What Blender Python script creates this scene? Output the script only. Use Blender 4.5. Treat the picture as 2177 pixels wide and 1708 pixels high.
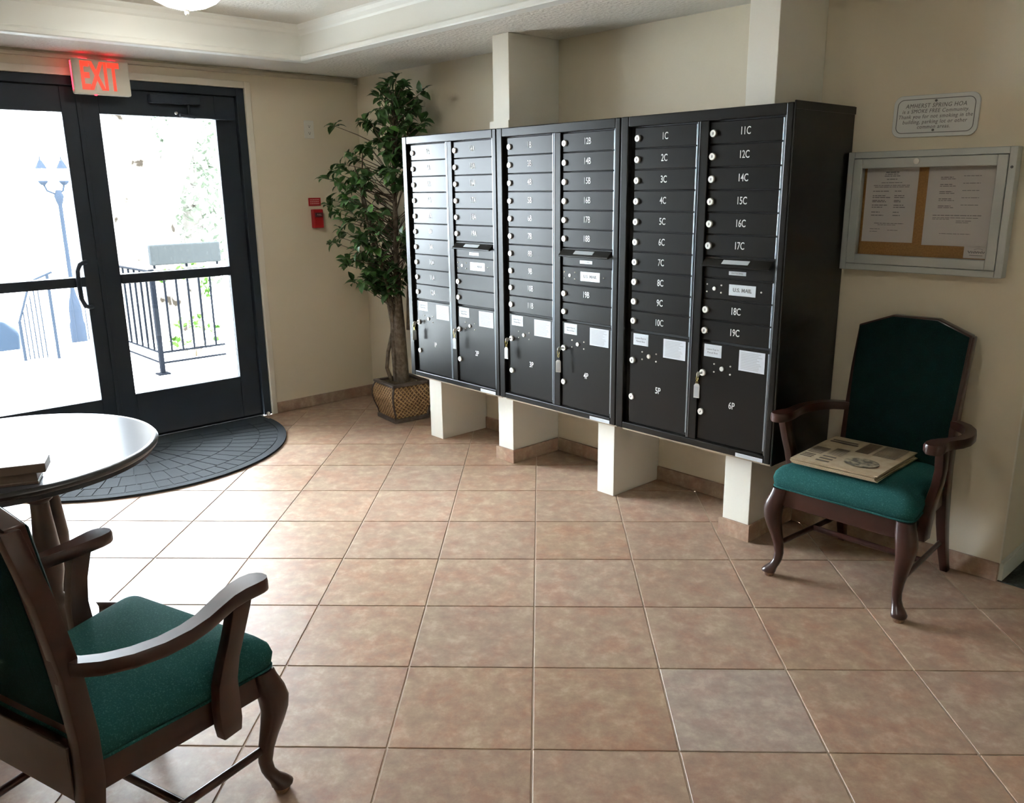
import bpy, bmesh, math, random
from mathutils import Vector, Matrix
R = math.radians
random.seed(7)

for o in list(bpy.data.objects): bpy.data.objects.remove(o)
SC = bpy.context.scene
COL = SC.collection

# ------------------------------------------------------------------ camera
CAM_F, CAM_PITCH, CAM_ROLL, CAM_HEAD = 1760.2, 0.25236, 0.012775, 0.74232
fwd = Vector((-math.cos(CAM_HEAD)*math.cos(CAM_PITCH), math.sin(CAM_HEAD)*math.cos(CAM_PITCH), -math.sin(CAM_PITCH)))
right = fwd.cross(Vector((0, 0, 1))).normalized()
down = fwd.cross(right)
r2 = right*math.cos(CAM_ROLL)+down*math.sin(CAM_ROLL)
d2 = -right*math.sin(CAM_ROLL)+down*math.cos(CAM_ROLL)
cd = bpy.data.cameras.new('camera')
cam = bpy.data.objects.new('camera', cd); COL.objects.link(cam)
cd.sensor_width = 36.0; cd.lens = 36.0*CAM_F/2177.0; cd.clip_start = 0.02; cd.clip_end = 200
m = Matrix((r2, -d2, -fwd)).transposed().to_4x4(); m.translation = Vector((0, 0, 1.5))
cam.matrix_world = m
SC.camera = cam

# ------------------------------------------------------------------ world and exposure
w = bpy.data.worlds.new('world'); SC.world = w; w.use_nodes = True
bg = w.node_tree.nodes['Background']
bg.inputs['Color'].default_value = (0.86, 0.935, 1.0, 1); bg.inputs['Strength'].default_value = 32.0
SC.view_settings.view_transform = 'Standard'; SC.view_settings.look = 'None'
SC.view_settings.gamma = 1.0; SC.view_settings.use_curve_mapping = False
SC.view_settings.exposure = 1.2

# ------------------------------------------------------------------ materials
MATS = {}
def srgb(r, g, b):
    f = lambda c: ((c/255+0.055)/1.055)**2.4 if c/255 > 0.04045 else c/255/12.92
    return (f(r), f(g), f(b), 1)
def mat(name, col=(.5, .5, .5), rough=.5, metal=0, spec=.5, emit=None, emit_s=0, bump=None, mottle=None, coat=0):
    """bump=(scale,strength,distance)  mottle=(scale, colour2, contrast_lo, contrast_hi)"""
    if name in MATS: return MATS[name]
    mt = bpy.data.materials.new(name); mt.use_nodes = True
    nt = mt.node_tree; b = nt.nodes['Principled BSDF']
    col = tuple(col)+((1,) if len(col) == 3 else ())
    b.inputs['Base Color'].default_value = col
    b.inputs['Roughness'].default_value = rough
    b.inputs['Metallic'].default_value = metal
    b.inputs['Specular IOR Level'].default_value = spec
    if coat: b.inputs['Coat Weight'].default_value = coat; b.inputs['Coat Roughness'].default_value = .12
    if emit:
        b.inputs['Emission Color'].default_value = tuple(emit)+((1,) if len(emit) == 3 else ())
        b.inputs['Emission Strength'].default_value = emit_s
    if bump or mottle:
        tc = nt.nodes.new('ShaderNodeTexCoord')
    if mottle:
        n = nt.nodes.new('ShaderNodeTexNoise'); n.inputs['Scale'].default_value = mottle[0]; n.inputs['Detail'].default_value = 6
        nt.links.new(tc.outputs['Object'], n.inputs['Vector'])
        rp = nt.nodes.new('ShaderNodeValToRGB')
        rp.color_ramp.elements[0].position = mottle[2]; rp.color_ramp.elements[1].position = mottle[3]
        rp.color_ramp.elements[0].color = col; rp.color_ramp.elements[1].color = tuple(mottle[1])+((1,) if len(mottle[1]) == 3 else ())
        nt.links.new(n.outputs['Fac'], rp.inputs['Fac']); nt.links.new(rp.outputs['Color'], b.inputs['Base Color'])
    if bump:
        n2 = nt.nodes.new('ShaderNodeTexNoise'); n2.inputs['Scale'].default_value = bump[0]; n2.inputs['Detail'].default_value = 3
        nt.links.new(tc.outputs['Object'], n2.inputs['Vector'])
        bp = nt.nodes.new('ShaderNodeBump'); bp.inputs['Strength'].default_value = bump[1]; bp.inputs['Distance'].default_value = bump[2]
        nt.links.new(n2.outputs['Fac'], bp.inputs['Height']); nt.links.new(bp.outputs['Normal'], b.inputs['Normal'])
    MATS[name] = mt
    return mt

M_WALL = mat('wall_paint', (.73, .655, .51), .75, spec=.25, bump=(140, .25, .002))
M_CEIL = mat('ceiling_texture', (.72, .69, .62), .9, spec=.1, bump=(55, .9, .008))
M_FASCIA = mat('fascia_paint', (.86, .87, .82), .45, spec=.3)
M_COLUMN = mat('column_paint', (.80, .765, .67), .6, spec=.3, bump=(150, .2, .0015))
M_TRIM = mat('trim_paint', (.76, .71, .60), .5, spec=.3)
M_GROUT = mat('grout', (.56, .45, .36), .9, spec=.1)
M_DOORMETAL = mat('door_dark_metal', (.020, .026, .036), .6, spec=.3, bump=(400, .05, .0005))
M_RUBBER = mat('mat_rubber', (.030, .034, .038), .9, spec=.2, bump=(300, .6, .002))
M_BOX = mat('mailbox_paint', (.0105, .0095, .008), .31, spec=.28, bump=(500, .08, .0004))
M_BOXGAP = mat('mailbox_gap', (.004, .004, .004), .6)
M_HINGE = mat('hinge_glint_metal', (.30, .33, .35), .35, metal=1)  # lightened metal, the reflected glint is put into the colour
M_CHROME = mat('chrome', (.80, .78, .73), .45, metal=.5)
M_NUM = mat('number_white', (.80, .80, .78), .6)
M_PAPER = mat('paper_white', (.62, .64, .67), .7, spec=.2)
M_PAPER2 = mat('board_paper', (.80, .755, .72), .7, spec=.2)
M_INK = mat('ink', (.20, .20, .20), .7)
M_INKL = mat('ink_light', (.46, .47, .48), .7)
M_PLATE = mat('aluminium_plate', (.62, .66, .68), .4, metal=.3)
M_TAG = mat('key_tag_plastic', (.66, .68, .66), .2, coat=.5)
M_BRASS = mat('brass', (.62, .50, .18), .3, metal=1)
M_WOOD = mat('dark_wood', (.030, .011, .0085), .30, spec=.4, mottle=(9, (.058, .020, .014), .35, .7), coat=.25)
M_WOODD = mat('table_wood', (.034, .016, .011), .32, mottle=(9, (.060, .027, .018), .35, .7), coat=.2)
M_GLIDE = mat('worn_foot', (.30, .17, .10), .55, mottle=(60, (.10, .05, .03), .4, .6))
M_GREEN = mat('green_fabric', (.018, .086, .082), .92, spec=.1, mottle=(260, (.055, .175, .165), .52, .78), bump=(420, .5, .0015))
M_GREEN_SHADE = mat('green_fabric_shaded', (.005, .018, .017), .92, spec=.08, mottle=(260, (.010, .034, .032), .52, .78), bump=(420, .5, .0015))  # same fabric as the seat, darkened so the backs look shaded
M_TABLETOP = mat('table_laminate', (.07, .07, .08), .24, spec=.12)
M_LEAF = mat('leaf', (.036, .090, .022), .4, spec=.4, mottle=(14, (.090, .20, .055), .42, .62))
M_LEAF2 = mat('leaf_light', (.11, .26, .05), .3, spec=.5)
M_BARK = mat('bark', (.10, .072, .046), .9, mottle=(40, (.17, .13, .09), .4, .65), bump=(60, .8, .006))
M_POTFRAME = mat('pot_frame', (.085, .060, .048), .5, mottle=(30, (.13, .10, .085), .4, .7))
M_SOIL = mat('moss', (.075, .055, .035), .95, mottle=(70, (.14, .10, .05), .4, .6), bump=(70, 1, .01))
M_ALU = mat('board_frame', (.52, .54, .52), .42, metal=.35)
M_CORK = mat('cork', (.46, .24, .075), .9, mottle=(160, (.38, .19, .06), .4, .6))
M_RED = mat('fire_red', (.42, .012, .016), .35)
M_PLASTIC = mat('white_plastic', (.75, .73, .66), .4)
M_DARK = mat('dark_slot', (.02, .02, .02), .5)
M_SIGN = mat('exit_housing', (.66, .63, .53), .45)
M_EXITRED = mat('exit_letters', (.55, .03, .02), .4, emit=(1, .075, .035), emit_s=.42)
M_EXITLED = mat('exit_led', (.6, .02, .02), .4, emit=(1, .015, .03), emit_s=5.0)
M_DOME = mat('dome_glass', (.9, .9, .9), .3, emit=(1, .96, .88), emit_s=8.0)
M_NEWS = mat('newsprint', (.40, .31, .20), .9, spec=.1, mottle=(25, (.46, .37, .25), .4, .65))
M_NEWSINK = mat('newsprint_ink', (.11, .085, .06), .9)
M_CONC = mat('concrete', (.55, .55, .53), .9, bump=(40, .3, .004))
M_RAIL = mat('rail_paint', (.0028, .0034, .0048), .9, spec=.01)
M_PANELG = mat('panel_grey', (.0150, .0165, .0172), .9, spec=.01)
M_LAMPPOST = mat('lamp_post_paint', (.0105, .0135, .019), .9, spec=.01)
M_LANTERN = mat('lantern_glass', (.8, .8, .8), .3)
M_TRUNK = mat('eucalyptus_bark', (.10, .090, .08), .95, spec=.02, mottle=(7, (.010, .008, .006), .56, .70), bump=(20, .6, .02))
M_SHRUB = mat('shrub_leaf', (.022, .052, .008), .9, spec=.02)
M_CARPAINT = mat('car_paint', (.008, .012, .018), .5, spec=.02)
M_TYRE = mat('tyre', (.02, .02, .02), .8)
M_CARPET = mat('hall_carpet', (.020, .024, .020), .95, mottle=(120, (.04, .045, .04), .4, .6), bump=(300, .7, .003))
M_BASEW = mat('white_base_paint', (.66, .68, .62), .5)
M_TEXT = mat('sign_text', (.16, .17, .16), .6)
M_SIGNPLATE = mat('sign_plate', (.70, .72, .70), .45)
M_PLY = mat('plywood_edge', (.52, .43, .30), .7)

def glass_mat(name, tint=(1, 1, 1, 1), ior=1.45):
    mt = bpy.data.materials.new(name); mt.use_nodes = True; nt = mt.node_tree
    nt.nodes.clear()
    out = nt.nodes.new('ShaderNodeOutputMaterial'); mix = nt.nodes.new('ShaderNodeMixShader')
    tr = nt.nodes.new('ShaderNodeBsdfTransparent'); gl = nt.nodes.new('ShaderNodeBsdfGlossy'); fr = nt.nodes.new('ShaderNodeFresnel')
    tr.inputs['Color'].default_value = tint; gl.inputs['Roughness'].default_value = .02; fr.inputs['IOR'].default_value = ior
    nt.links.new(fr.outputs[0], mix.inputs[0]); nt.links.new(tr.outputs[0], mix.inputs[1]); nt.links.new(gl.outputs[0], mix.inputs[2])
    nt.links.new(mix.outputs[0], out.inputs[0])
    return mt
M_GLASS = glass_mat('door_glass', (.95, .97, .98, 1))
M_PANE = glass_mat('board_glass', (.98, .98, .98, 1), 1.25)

def tile_material():
    mt = bpy.data.materials.new('floor_tile_glaze'); mt.use_nodes = True; nt = mt.node_tree; L = nt.links
    b = nt.nodes['Principled BSDF']
    tc = nt.nodes.new('ShaderNodeTexCoord'); oi = nt.nodes.new('ShaderNodeObjectInfo')
    mul = nt.nodes.new('ShaderNodeMath'); mul.operation = 'MULTIPLY'; mul.inputs[1].default_value = 37.0
    L.new(oi.outputs['Random'], mul.inputs[0])
    add = nt.nodes.new('ShaderNodeVectorMath'); add.operation = 'ADD'
    L.new(tc.outputs['Object'], add.inputs[0]); L.new(mul.outputs[0], add.inputs[1])
    def noise(scale, detail, rough=.6, dist=0):
        n = nt.nodes.new('ShaderNodeTexNoise'); n.inputs['Scale'].default_value = scale; n.inputs['Detail'].default_value = detail
        n.inputs['Roughness'].default_value = rough; n.inputs['Distortion'].default_value = dist
        L.new(add.outputs[0], n.inputs['Vector']); return n
    n1 = noise(17, 10, .72, .12); n2 = noise(8, 8, .68, .1); n3 = noise(28, 5)
    def ramp(n, stops):
        r = nt.nodes.new('ShaderNodeValToRGB'); e = r.color_ramp.elements
        e[0].position, e[0].color = stops[0]; e[1].position, e[1].color = stops[-1]
        for p, c in stops[1:-1]:
            k = e.new(p); k.color = c
        L.new(n.outputs['Fac'], r.inputs['Fac']); return r
    ra = ramp(n1, [(.35, (.27, .165, .118, 1)), (.46, (.35, .222, .150, 1)), (.54, (.42, .282, .184, 1)), (.64, (.54, .395, .275, 1))])
    rb = ramp(n2, [(.38, (.42, .215, .145, 1)), (.50, (.40, .270, .195, 1)), (.62, (.43, .33, .225, 1))])
    mx = nt.nodes.new('ShaderNodeMix'); mx.data_type = 'RGBA'; mx.inputs[0].default_value = .42
    L.new(ra.outputs[0], mx.inputs[6]); L.new(rb.outputs[0], mx.inputs[7])
    hsv = nt.nodes.new('ShaderNodeHueSaturation')
    mr = nt.nodes.new('ShaderNodeMapRange'); mr.inputs['To Min'].default_value = .90; mr.inputs['To Max'].default_value = 1.03
    L.new(oi.outputs['Random'], mr.inputs['Value'])
    sx_ = nt.nodes.new('ShaderNodeSeparateColor'); L.new(oi.outputs['Color'], sx_.inputs[0])
    ms = nt.nodes.new('ShaderNodeMath'); ms.operation = 'MULTIPLY'; L.new(mr.outputs[0], ms.inputs[0]); L.new(sx_.outputs[0], ms.inputs[1]); L.new(ms.outputs[0], hsv.inputs['Saturation'])
    mr2 = nt.nodes.new('ShaderNodeMapRange'); mr2.inputs['To Min'].default_value = .89; mr2.inputs['To Max'].default_value = .99
    fr = nt.nodes.new('ShaderNodeMath'); fr.operation = 'FRACT'; L.new(mul.outputs[0], fr.inputs[0])
    L.new(fr.outputs[0], mr2.inputs['Value']); L.new(mr2.outputs[0], hsv.inputs['Value'])
    L.new(mx.outputs[2], hsv.inputs['Color']); L.new(hsv.outputs[0], b.inputs['Base Color'])
    mr3 = nt.nodes.new('ShaderNodeMapRange'); mr3.inputs['To Min'].default_value = .36; mr3.inputs['To Max'].default_value = .52
    L.new(n1.outputs['Fac'], mr3.inputs['Value']); L.new(mr3.outputs[0], b.inputs['Roughness'])
    b.inputs['Specular IOR Level'].default_value = .25
    bp = nt.nodes.new('ShaderNodeBump'); bp.inputs['Strength'].default_value = .12; bp.inputs['Distance'].default_value = .003
    L.new(n3.outputs['Fac'], bp.inputs['Height']); L.new(bp.outputs[0], b.inputs['Normal'])
    return mt
M_TILE = tile_material()

def weave_material():
    mt = bpy.data.materials.new('woven_cane'); mt.use_nodes = True; nt = mt.node_tree; L = nt.links
    b = nt.nodes['Principled BSDF']; tc = nt.nodes.new('ShaderNodeTexCoord')
    sp = nt.nodes.new('ShaderNodeSeparateXYZ'); L.new(tc.outputs['Object'], sp.inputs[0])
    def mth(op, a, c):
        n = nt.nodes.new('ShaderNodeMath'); n.operation = op
        for k, q in enumerate((a, c)):
            if q is None: continue
            if isinstance(q, (int, float)): n.inputs[k].default_value = q
            else: L.new(q, n.inputs[k])
        return n.outputs[0]
    nz = nt.nodes.new('ShaderNodeTexNoise'); nz.inputs['Scale'].default_value = 14; L.new(tc.outputs['Object'], nz.inputs['Vector'])
    u_ = mth('ADD', mth('ADD', sp.outputs[0], sp.outputs[1]), mth('MULTIPLY', nz.outputs['Fac'], .02)); K_ = 2*math.pi/.030
    w1 = mth('SINE', mth('MULTIPLY', mth('ADD', u_, sp.outputs[2]), K_), None); w2 = mth('SINE', mth('MULTIPLY', mth('SUBTRACT', u_, sp.outputs[2]), K_), None)
    class _o: pass
    mx = _o(); mx.outputs = [mth('MAXIMUM', w1, w2)]
    rp = nt.nodes.new('ShaderNodeValToRGB'); e = rp.color_ramp.elements
    e[0].position = 0; e[0].color = (.24, .125, .055, 1); e[1].position = .95; e[1].color = (.46, .28, .12, 1)
    L.new(mx.outputs[0], rp.inputs[0]); L.new(rp.outputs[0], b.inputs['Base Color'])
    bp = nt.nodes.new('ShaderNodeBump'); bp.inputs['Strength'].default_value = .8; bp.inputs['Distance'].default_value = .006
    L.new(mx.outputs[0], bp.inputs['Height']); L.new(bp.outputs[0], b.inputs['Normal'])
    b.inputs['Roughness'].default_value = .6
    return mt
M_WEAVE = weave_material()

# ------------------------------------------------------------------ mesh helpers
class MB:
    def __init__(s): s.v = []; s.f = []
    def add(s, verts, faces):
        o = len(s.v); s.v += [tuple(v) for v in verts]; s.f += [tuple(i+o for i in f) for f in faces]
    def box(s, x0, x1, y0, y1, z0, z1, mtx=None):
        v = [Vector(p) for p in ((x0, y0, z0), (x1, y0, z0), (x1, y1, z0), (x0, y1, z0), (x0, y0, z1), (x1, y0, z1), (x1, y1, z1), (x0, y1, z1))]
        if mtx: v = [mtx @ p for p in v]
        s.add(v, [(0, 3, 2, 1), (4, 5, 6, 7), (0, 1, 5, 4), (1, 2, 6, 5), (2, 3, 7, 6), (3, 0, 4, 7)])
    def rings(s, rings, closed=True, cap=True):
        n = len(rings[0]); v = [p for r in rings for p in r]; f = []
        for i in range(len(rings)-1):
            for j in range(n if closed else n-1):
                a = i*n+j; b = i*n+(j+1) % n
                f.append((a, b, b+n, a+n))
        if cap:
            f.append(tuple(range(n-1, -1, -1))); f.append(tuple((len(rings)-1)*n+j for j in range(n)))
        s.add(v, f)
    def tube(s, path, rad, n=8, up=(0, 0, 1), cap=True):
        """rad: number or list of number / (ru, rv)"""
        P = [Vector(p) for p in path]; k = len(P)
        if not isinstance(rad, (list, tuple)) or (isinstance(rad, tuple)): rad = [rad]*k
        rr = []
        ref = Vector(up)
        for i in range(k):
            t = (P[min(i+1, k-1)]-P[max(i-1, 0)]).normalized()
            u = ref-t*ref.dot(t)
            if u.length < 1e-4: u = Vector((1, 0, 0))-t*t.x
            u.normalize(); w_ = t.cross(u); ref = u
            r = rad[i]; ru, rv = (r if isinstance(r, tuple) else (r, r))
            rr.append([P[i]+u*math.cos(a)*ru+w_*math.sin(a)*rv for a in [2*math.pi*j/n for j in range(n)]])
        s.rings(rr, cap=cap)
    def lathe(s, prof, c=(0, 0, 0), n=32, cap=True):
        s.rings([[(c[0]+r*math.cos(2*math.pi*j/n), c[1]+r*math.sin(2*math.pi*j/n), c[2]+z) for j in range(n)] for r, z in prof], cap=cap)
    def prism(s, poly, d0, d1, axis='z'):
        def P(a, b, d):
            return (a, b, d) if axis == 'z' else ((a, d, b) if axis == 'y' else (d, a, b))
        n = len(poly); v = [P(a, b, d0) for a, b in poly]+[P(a, b, d1) for a, b in poly]
        s.add(v, [tuple(range(n-1, -1, -1)), tuple(range(n, 2*n))]+[(j, (j+1) % n, n+(j+1) % n, n+j) for j in range(n)])
    def mesh(s, name, mt=None, smooth=None, bevel=0, seg=2):
        me = bpy.data.meshes.new(name); me.from_pydata(s.v, [], s.f)
        bm = bmesh.new(); bm.from_mesh(me)
        bmesh.ops.recalc_face_normals(bm, faces=bm.faces)
        if bevel:
            es = [e for e in bm.edges if len(e.link_faces) == 2 and e.calc_face_angle(0) > R(30)]
            bmesh.ops.bevel(bm, geom=es, offset=bevel, segments=seg, affect='EDGES', profile=.5, clamp_overlap=True)
        bm.to_mesh(me); bm.free()
        if smooth is not None:
            me.polygons.foreach_set('use_smooth', [True]*len(me.polygons))
            me.set_sharp_from_angle(angle=R(smooth))
        if mt: me.materials.append(mt)
        return me
    def build(s, name, mt, parent=None, loc=(0, 0, 0), rot=(0, 0, 0), smooth=None, bevel=0, seg=2):
        return inst(name, s.mesh(name, mt, smooth, bevel, seg), parent, loc, rot)

def inst(name, me, parent=None, loc=(0, 0, 0), rot=(0, 0, 0)):
    o = bpy.data.objects.new(name, me); COL.objects.link(o)
    o.location = loc; o.rotation_euler = rot
    if parent: o.parent = parent
    return o
def thing(name, label, cat, loc=(0, 0, 0), rz=0, group=None):
    o = bpy.data.objects.new(name, None); COL.objects.link(o); o.empty_display_size = .05
    o.location = loc; o.rotation_euler = (0, 0, rz)
    return tag(o, label, cat, group)
def tag(o, label, cat, group=None):
    o['label'] = label; o['category'] = cat
    if group: o['group'] = group
    return o
def struct(o, label=None, cat=None):
    o['kind'] = 'structure'
    if label: o['label'] = label
    if cat: o['category'] = cat
    return o
def bx(x0, x1, y0, y1, z0, z1):
    b = MB(); b.box(x0, x1, y0, y1, z0, z1); return b
TCACHE = {}
def text_mesh(s, size, mt, ext=.0006, shear=0, align='CENTER', spacing=1.0, bold=0, sx=1.0):
    key = (s, size, mt.name, ext, shear, align, spacing, bold, sx)
    if key in TCACHE: return TCACHE[key]
    cu = bpy.data.curves.new('lettering', 'FONT'); cu.body = s; cu.size = size; cu.extrude = ext; cu.shear = shear
    cu.align_x = align; cu.align_y = 'CENTER'; cu.space_character = spacing; cu.resolution_u = 3; cu.offset = bold
    t = bpy.data.objects.new('lettering_source', cu); COL.objects.link(t)
    bpy.context.view_layer.update()
    me = bpy.data.meshes.new_from_object(t.evaluated_get(bpy.context.evaluated_depsgraph_get()))
    bpy.data.objects.remove(t); bpy.data.curves.remove(cu)
    if sx != 1:
        for v in me.vertices: v.co.x *= sx
    me.materials.clear(); me.materials.append(mt); me.name = 'lettering'
    TCACHE[key] = me
    return me
TX = (R(90), 0, 0)             # text facing -Y
TXX = (R(90), 0, R(90))        # text facing +X
def rrect(x0, x1, z0, z1, r, n=6):
    p = []
    for cx, cz, a0 in ((x1-r, z1-r, 0), (x0+r, z1-r, 90), (x0+r, z0+r, 180), (x1-r, z0+r, 270)):
        for k in range(n+1):
            a = R(a0+90*k/n); p.append((cx+r*math.cos(a), cz+r*math.sin(a)))
    return p

# ------------------------------------------------------------------ the room shell
XD, YW = -5.22, 3.36          # inner face of the door wall and of the mailbox wall
XR, YB = 1.5, -1.5            # far side walls behind the camera
ZC, ZT = 2.25, 2.44           # soffit and raised ceiling
XE = -0.893                   # end of the mailbox wall, the hall opens beyond it
XH, YH = 0.9, 6.2
DY0, DY1, DZ = .575, 2.526, 2.13   # door opening

# door wall with its opening
b = MB(); t = .16
b.box(XD-t, XD, YB-t, DY0, 0, 2.7); b.box(XD-t, XD, DY1, YW+t, 0, 2.7); b.box(XD-t, XD, DY0, DY1, DZ, 2.7)
struct(b.build('wall_left', M_WALL))
struct(bx(XD, XE, YW, YW+t, 0, 2.7).build('wall_back', M_WALL))
struct(bx(XD-t, XR+t, YB-t, YB, 0, 2.7).build('wall_front', M_WALL))
struct(bx(XR, XR+t, YB, YW+t, 0, 2.7).build('wall_right', M_WALL))
struct(bx(XH, XR, YW, YW+t, 0, 2.7).build('wall_back_end', M_WALL))
struct(bx(XE-t, XE, YW+t, YH, 0, 2.7).build('wall_hall_left', M_WALL))
struct(bx(XH, XH+t, YW+t, YH, 0, 2.7).build('wall_hall_right', M_WALL))
struct(bx(XE-t, XH+t, YH, YH+t, 0, 2.7).build('wall_hall_end', M_WALL))
# ceiling: lower soffit ring round a raised tray
TX0, TX1, TY0, TY1 = -4.72, .9, -.9, 2.67
b = MB()
b.box(XD, TX0, YB, YW, ZC, ZC+.05); b.box(TX1, XR, YB, YW, ZC, ZC+.05)
b.box(TX0, TX1, TY1, YW, ZC, ZC+.05); b.box(TX0, TX1, YB, TY0, ZC, ZC+.05)
b.box(XE, XH, YW, YH, ZC, ZC+.05)
ceil = struct(b.build('ceiling', M_CEIL))
bx(TX0-.1, TX1+.1, TY0-.1, TY1+.1, ZT, ZT+.1).build('raised_panel', M_CEIL, ceil)
def ring_trim(name, prof, mt):
    """profile (inward offset, z) swept round the tray opening"""
    b = MB(); n = len(prof); rr = []
    for sx, sy in ((0, 0), (1, 0), (1, 1), (0, 1), (0, 0)):
        rr.append([((TX1-d) if sx else (TX0+d), (TY1-d) if sy else (TY0+d), z) for d, z in prof])
    b.rings(rr, cap=False)
    return struct(b.build(name, mt))
ring_trim('trim_1', [(-.05, ZC-.006), (.016, ZC-.006), (.022, ZC), (.022, ZC+.018), (.016, ZC+.026), (.004, ZC+.030), (.004, ZC+.135),
                     (.012, ZC+.145), (.020, ZC+.165), (.036, ZC+.18), (.04, ZT+.004), (-.05, ZT+.004)], M_FASCIA)

# floor: grout bed with single tiles laid on the diagonal
floor = struct(bx(XD-.01, XR, YB, YW, -.06, -.003).build('floor', M_GROUT))
TS = .4030; TA = R(44.633)
e1 = Vector((-math.cos(TA), math.sin(TA))); e2 = Vector((math.sin(TA), math.cos(TA)))
ORG = Vector((-1.4925, 1.4303))
def _floor_pt(px, py):
    d = r2*((px-2177/2)/CAM_F)+d2*((py-854)/CAM_F)+fwd
    k = -1.5/d.z; return Vector((d.x*k, d.y*k))
ORG = _floor_pt(1134, 1420); GREY = _floor_pt(1575, 1520)
def clip(poly, n, c):
    out = []
    for i in range(len(poly)):
        a, q = poly[i], poly[(i+1) % len(poly)]
        da, dq = a.dot(n)-c, q.dot(n)-c
        if da <= 0: out.append(a)
        if (da < 0 < dq) or (dq < 0 < da): out.append(a+(q-a)*(da/(da-dq)))
    return out
G = .0024
tile_me = None
H_ = TS/2-G
b = MB(); b.box(-H_, H_, -H_, H_, -.0085, 0); tile_me = b.mesh('floor_tile', M_TILE, bevel=.0016, seg=1)
rot_t = math.atan2(e2.y, e2.x)
far = MB()
for i in range(-20, 21):
    for j in range(-20, 21):
        c = ORG+e1*(TS*(i+.5))+e2*(TS*(j+.5))
        poly = [c+e1*(sa*H_)+e2*(sb*H_) for sa, sb in ((1, 1), (-1, 1), (-1, -1), (1, -1))]
        q = poly
        for nn, cc in (((1, 0), XR), ((-1, 0), -XD), ((0, 1), YW), ((0, -1), -YB)): q = clip(q, Vector(nn), cc)
        if len(q) < 3: continue
        area = abs(sum(q[k].x*q[(k+1) % len(q)].y-q[(k+1) % len(q)].x*q[k].y for k in range(len(q))))/2
        if area < .0004: continue
        if c.x > 1.0 or c.y < -1.0:
            far.prism([(p.x, p.y) for p in q], -.0085, 0)
        elif area > .999*(2*H_)**2:
            o = inst('floor_tile', tile_me, floor, (c.x, c.y, 0), (0, 0, rot_t+random.choice((0, 1, 2, 3))*math.pi/2))
            if (c-GREY).length < .2: o.color = (.74, 1, 1, 1)      # the one greyer tile
        else:
            bb = MB(); bb.prism([(p.x-c.x, p.y-c.y) for p in q], -.0085, 0)
            bb.build('floor_tile', M_TILE, floor, (c.x, c.y, 0))
o = far.build('floor_tile_field', M_TILE, floor); o['kind'] = 'stuff'
struct(bx(XE, XH, YW, YH, -.06, .004).build('floor_hall', M_CARPET))

# tile baseboards
BB = .076
def baseb(name, pieces):
    b = MB()
    for p in pieces: b.box(*p, 0, BB)
    return struct(b.build(name, M_TILE, bevel=.002, seg=1))
baseb('baseboard_back', [(XD+.012, -4.026, YW-.012, YW), (-3.905, -3.397, YW-.012, YW), (-3.25, -2.637, YW-.012, YW), (-2.529, -1.911, YW-.012, YW), (-1.757, XE, YW-.012, YW)])
baseb('baseboard_left', [(XD, XD+.012, 2.565, YW), (XD, XD+.012, YB, .535)])
b = MB(); b.box(XE, XE+.014, YW+.004, YH, 0, .07); b.box(XE, XE+.010, YW+.004, YH, .07, .078)
struct(b.build('baseboard_hall', M_BASEW))
struct(bx(XE-.002, XE+.004, YW-.003, YW+.004, BB, ZC).build('trim_2', M_TRIM))

# full-height columns with a tile plinth, and the two short stub walls
for nm, x0, x1 in (('column_1', -3.385, -3.262), ('column_2', -1.899, -1.769)):
    c = struct(bx(x0, x1, 3.0, YW, 0, ZC).build('wall_'+nm, M_COLUMN, bevel=.002, seg=1))
    b = MB(); b.box(x0-.012, x1+.012, 2.988, 3.0, 0, BB); b.box(x1, x1+.012, 3.0, YW-.012, 0, BB); b.box(x0-.012, x0, 3.0, YW-.012, 0, BB)
    b.build('tile_plinth', M_TILE, c, bevel=.0015, seg=1)
for nm, x0, x1 in (('stub_1', -4.026, -3.905), ('stub_2', -2.637, -2.529)):
    struct(bx(x0, x1, 3.0, YW, 0, .395).build('wall_'+nm, M_COLUMN, bevel=.002, seg=1))
bx(-3.405, -3.262, 2.992, 3.0, 1.785, 1.835).build('shim', M_COLUMN, bpy.data.objects['wall_column_1'])

# ------------------------------------------------------------------ the entrance doors
b = MB()   # beige casing on the room side
b.box(XD-.002, XD+.014, DY1, DY1+.038, 0, DZ+.04); b.box(XD-.002, XD+.014, DY0-.038, DY0, 0, DZ+.04); b.box(XD-.002, XD+.014, DY0, DY1, DZ, DZ+.04)
struct(b.build('trim_3', M_TRIM, bevel=.003))
df = struct(MB().build('door_frame', M_DOORMETAL))
def fpart(nm, *a, bevel=.004): return bx(*a).build(nm, M_DOORMETAL, df, bevel=bevel)
fpart('jamb', XD-.13, XD-.004, DY1-.052, DY1, 0, DZ); fpart('jamb', XD-.13, XD-.004, DY0, DY0+.052, 0, DZ)
fpart('head', XD-.13, XD-.004, DY0+.052, DY1-.052, DZ-.050, DZ); fpart('threshold', XD-.13, XD-.02, DY0+.052, DY1-.052, -.01, .004, bevel=0)
fpart('stop', XD-.115, XD-.076, DY1-.075, DY1-.050, 0, DZ-.045, bevel=0); fpart('stop', XD-.115, XD-.076, DY0+.050, DY0+.075, 0, DZ-.045, bevel=0)
fpart('stop', XD-.115, XD-.076, DY0+.07, DY1-.07, DZ-.07, DZ-.048, bevel=0); fpart('stop', XD-.115, XD-.076, DY0+.07, DY1-.07, -.01, .022, bevel=0)
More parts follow.
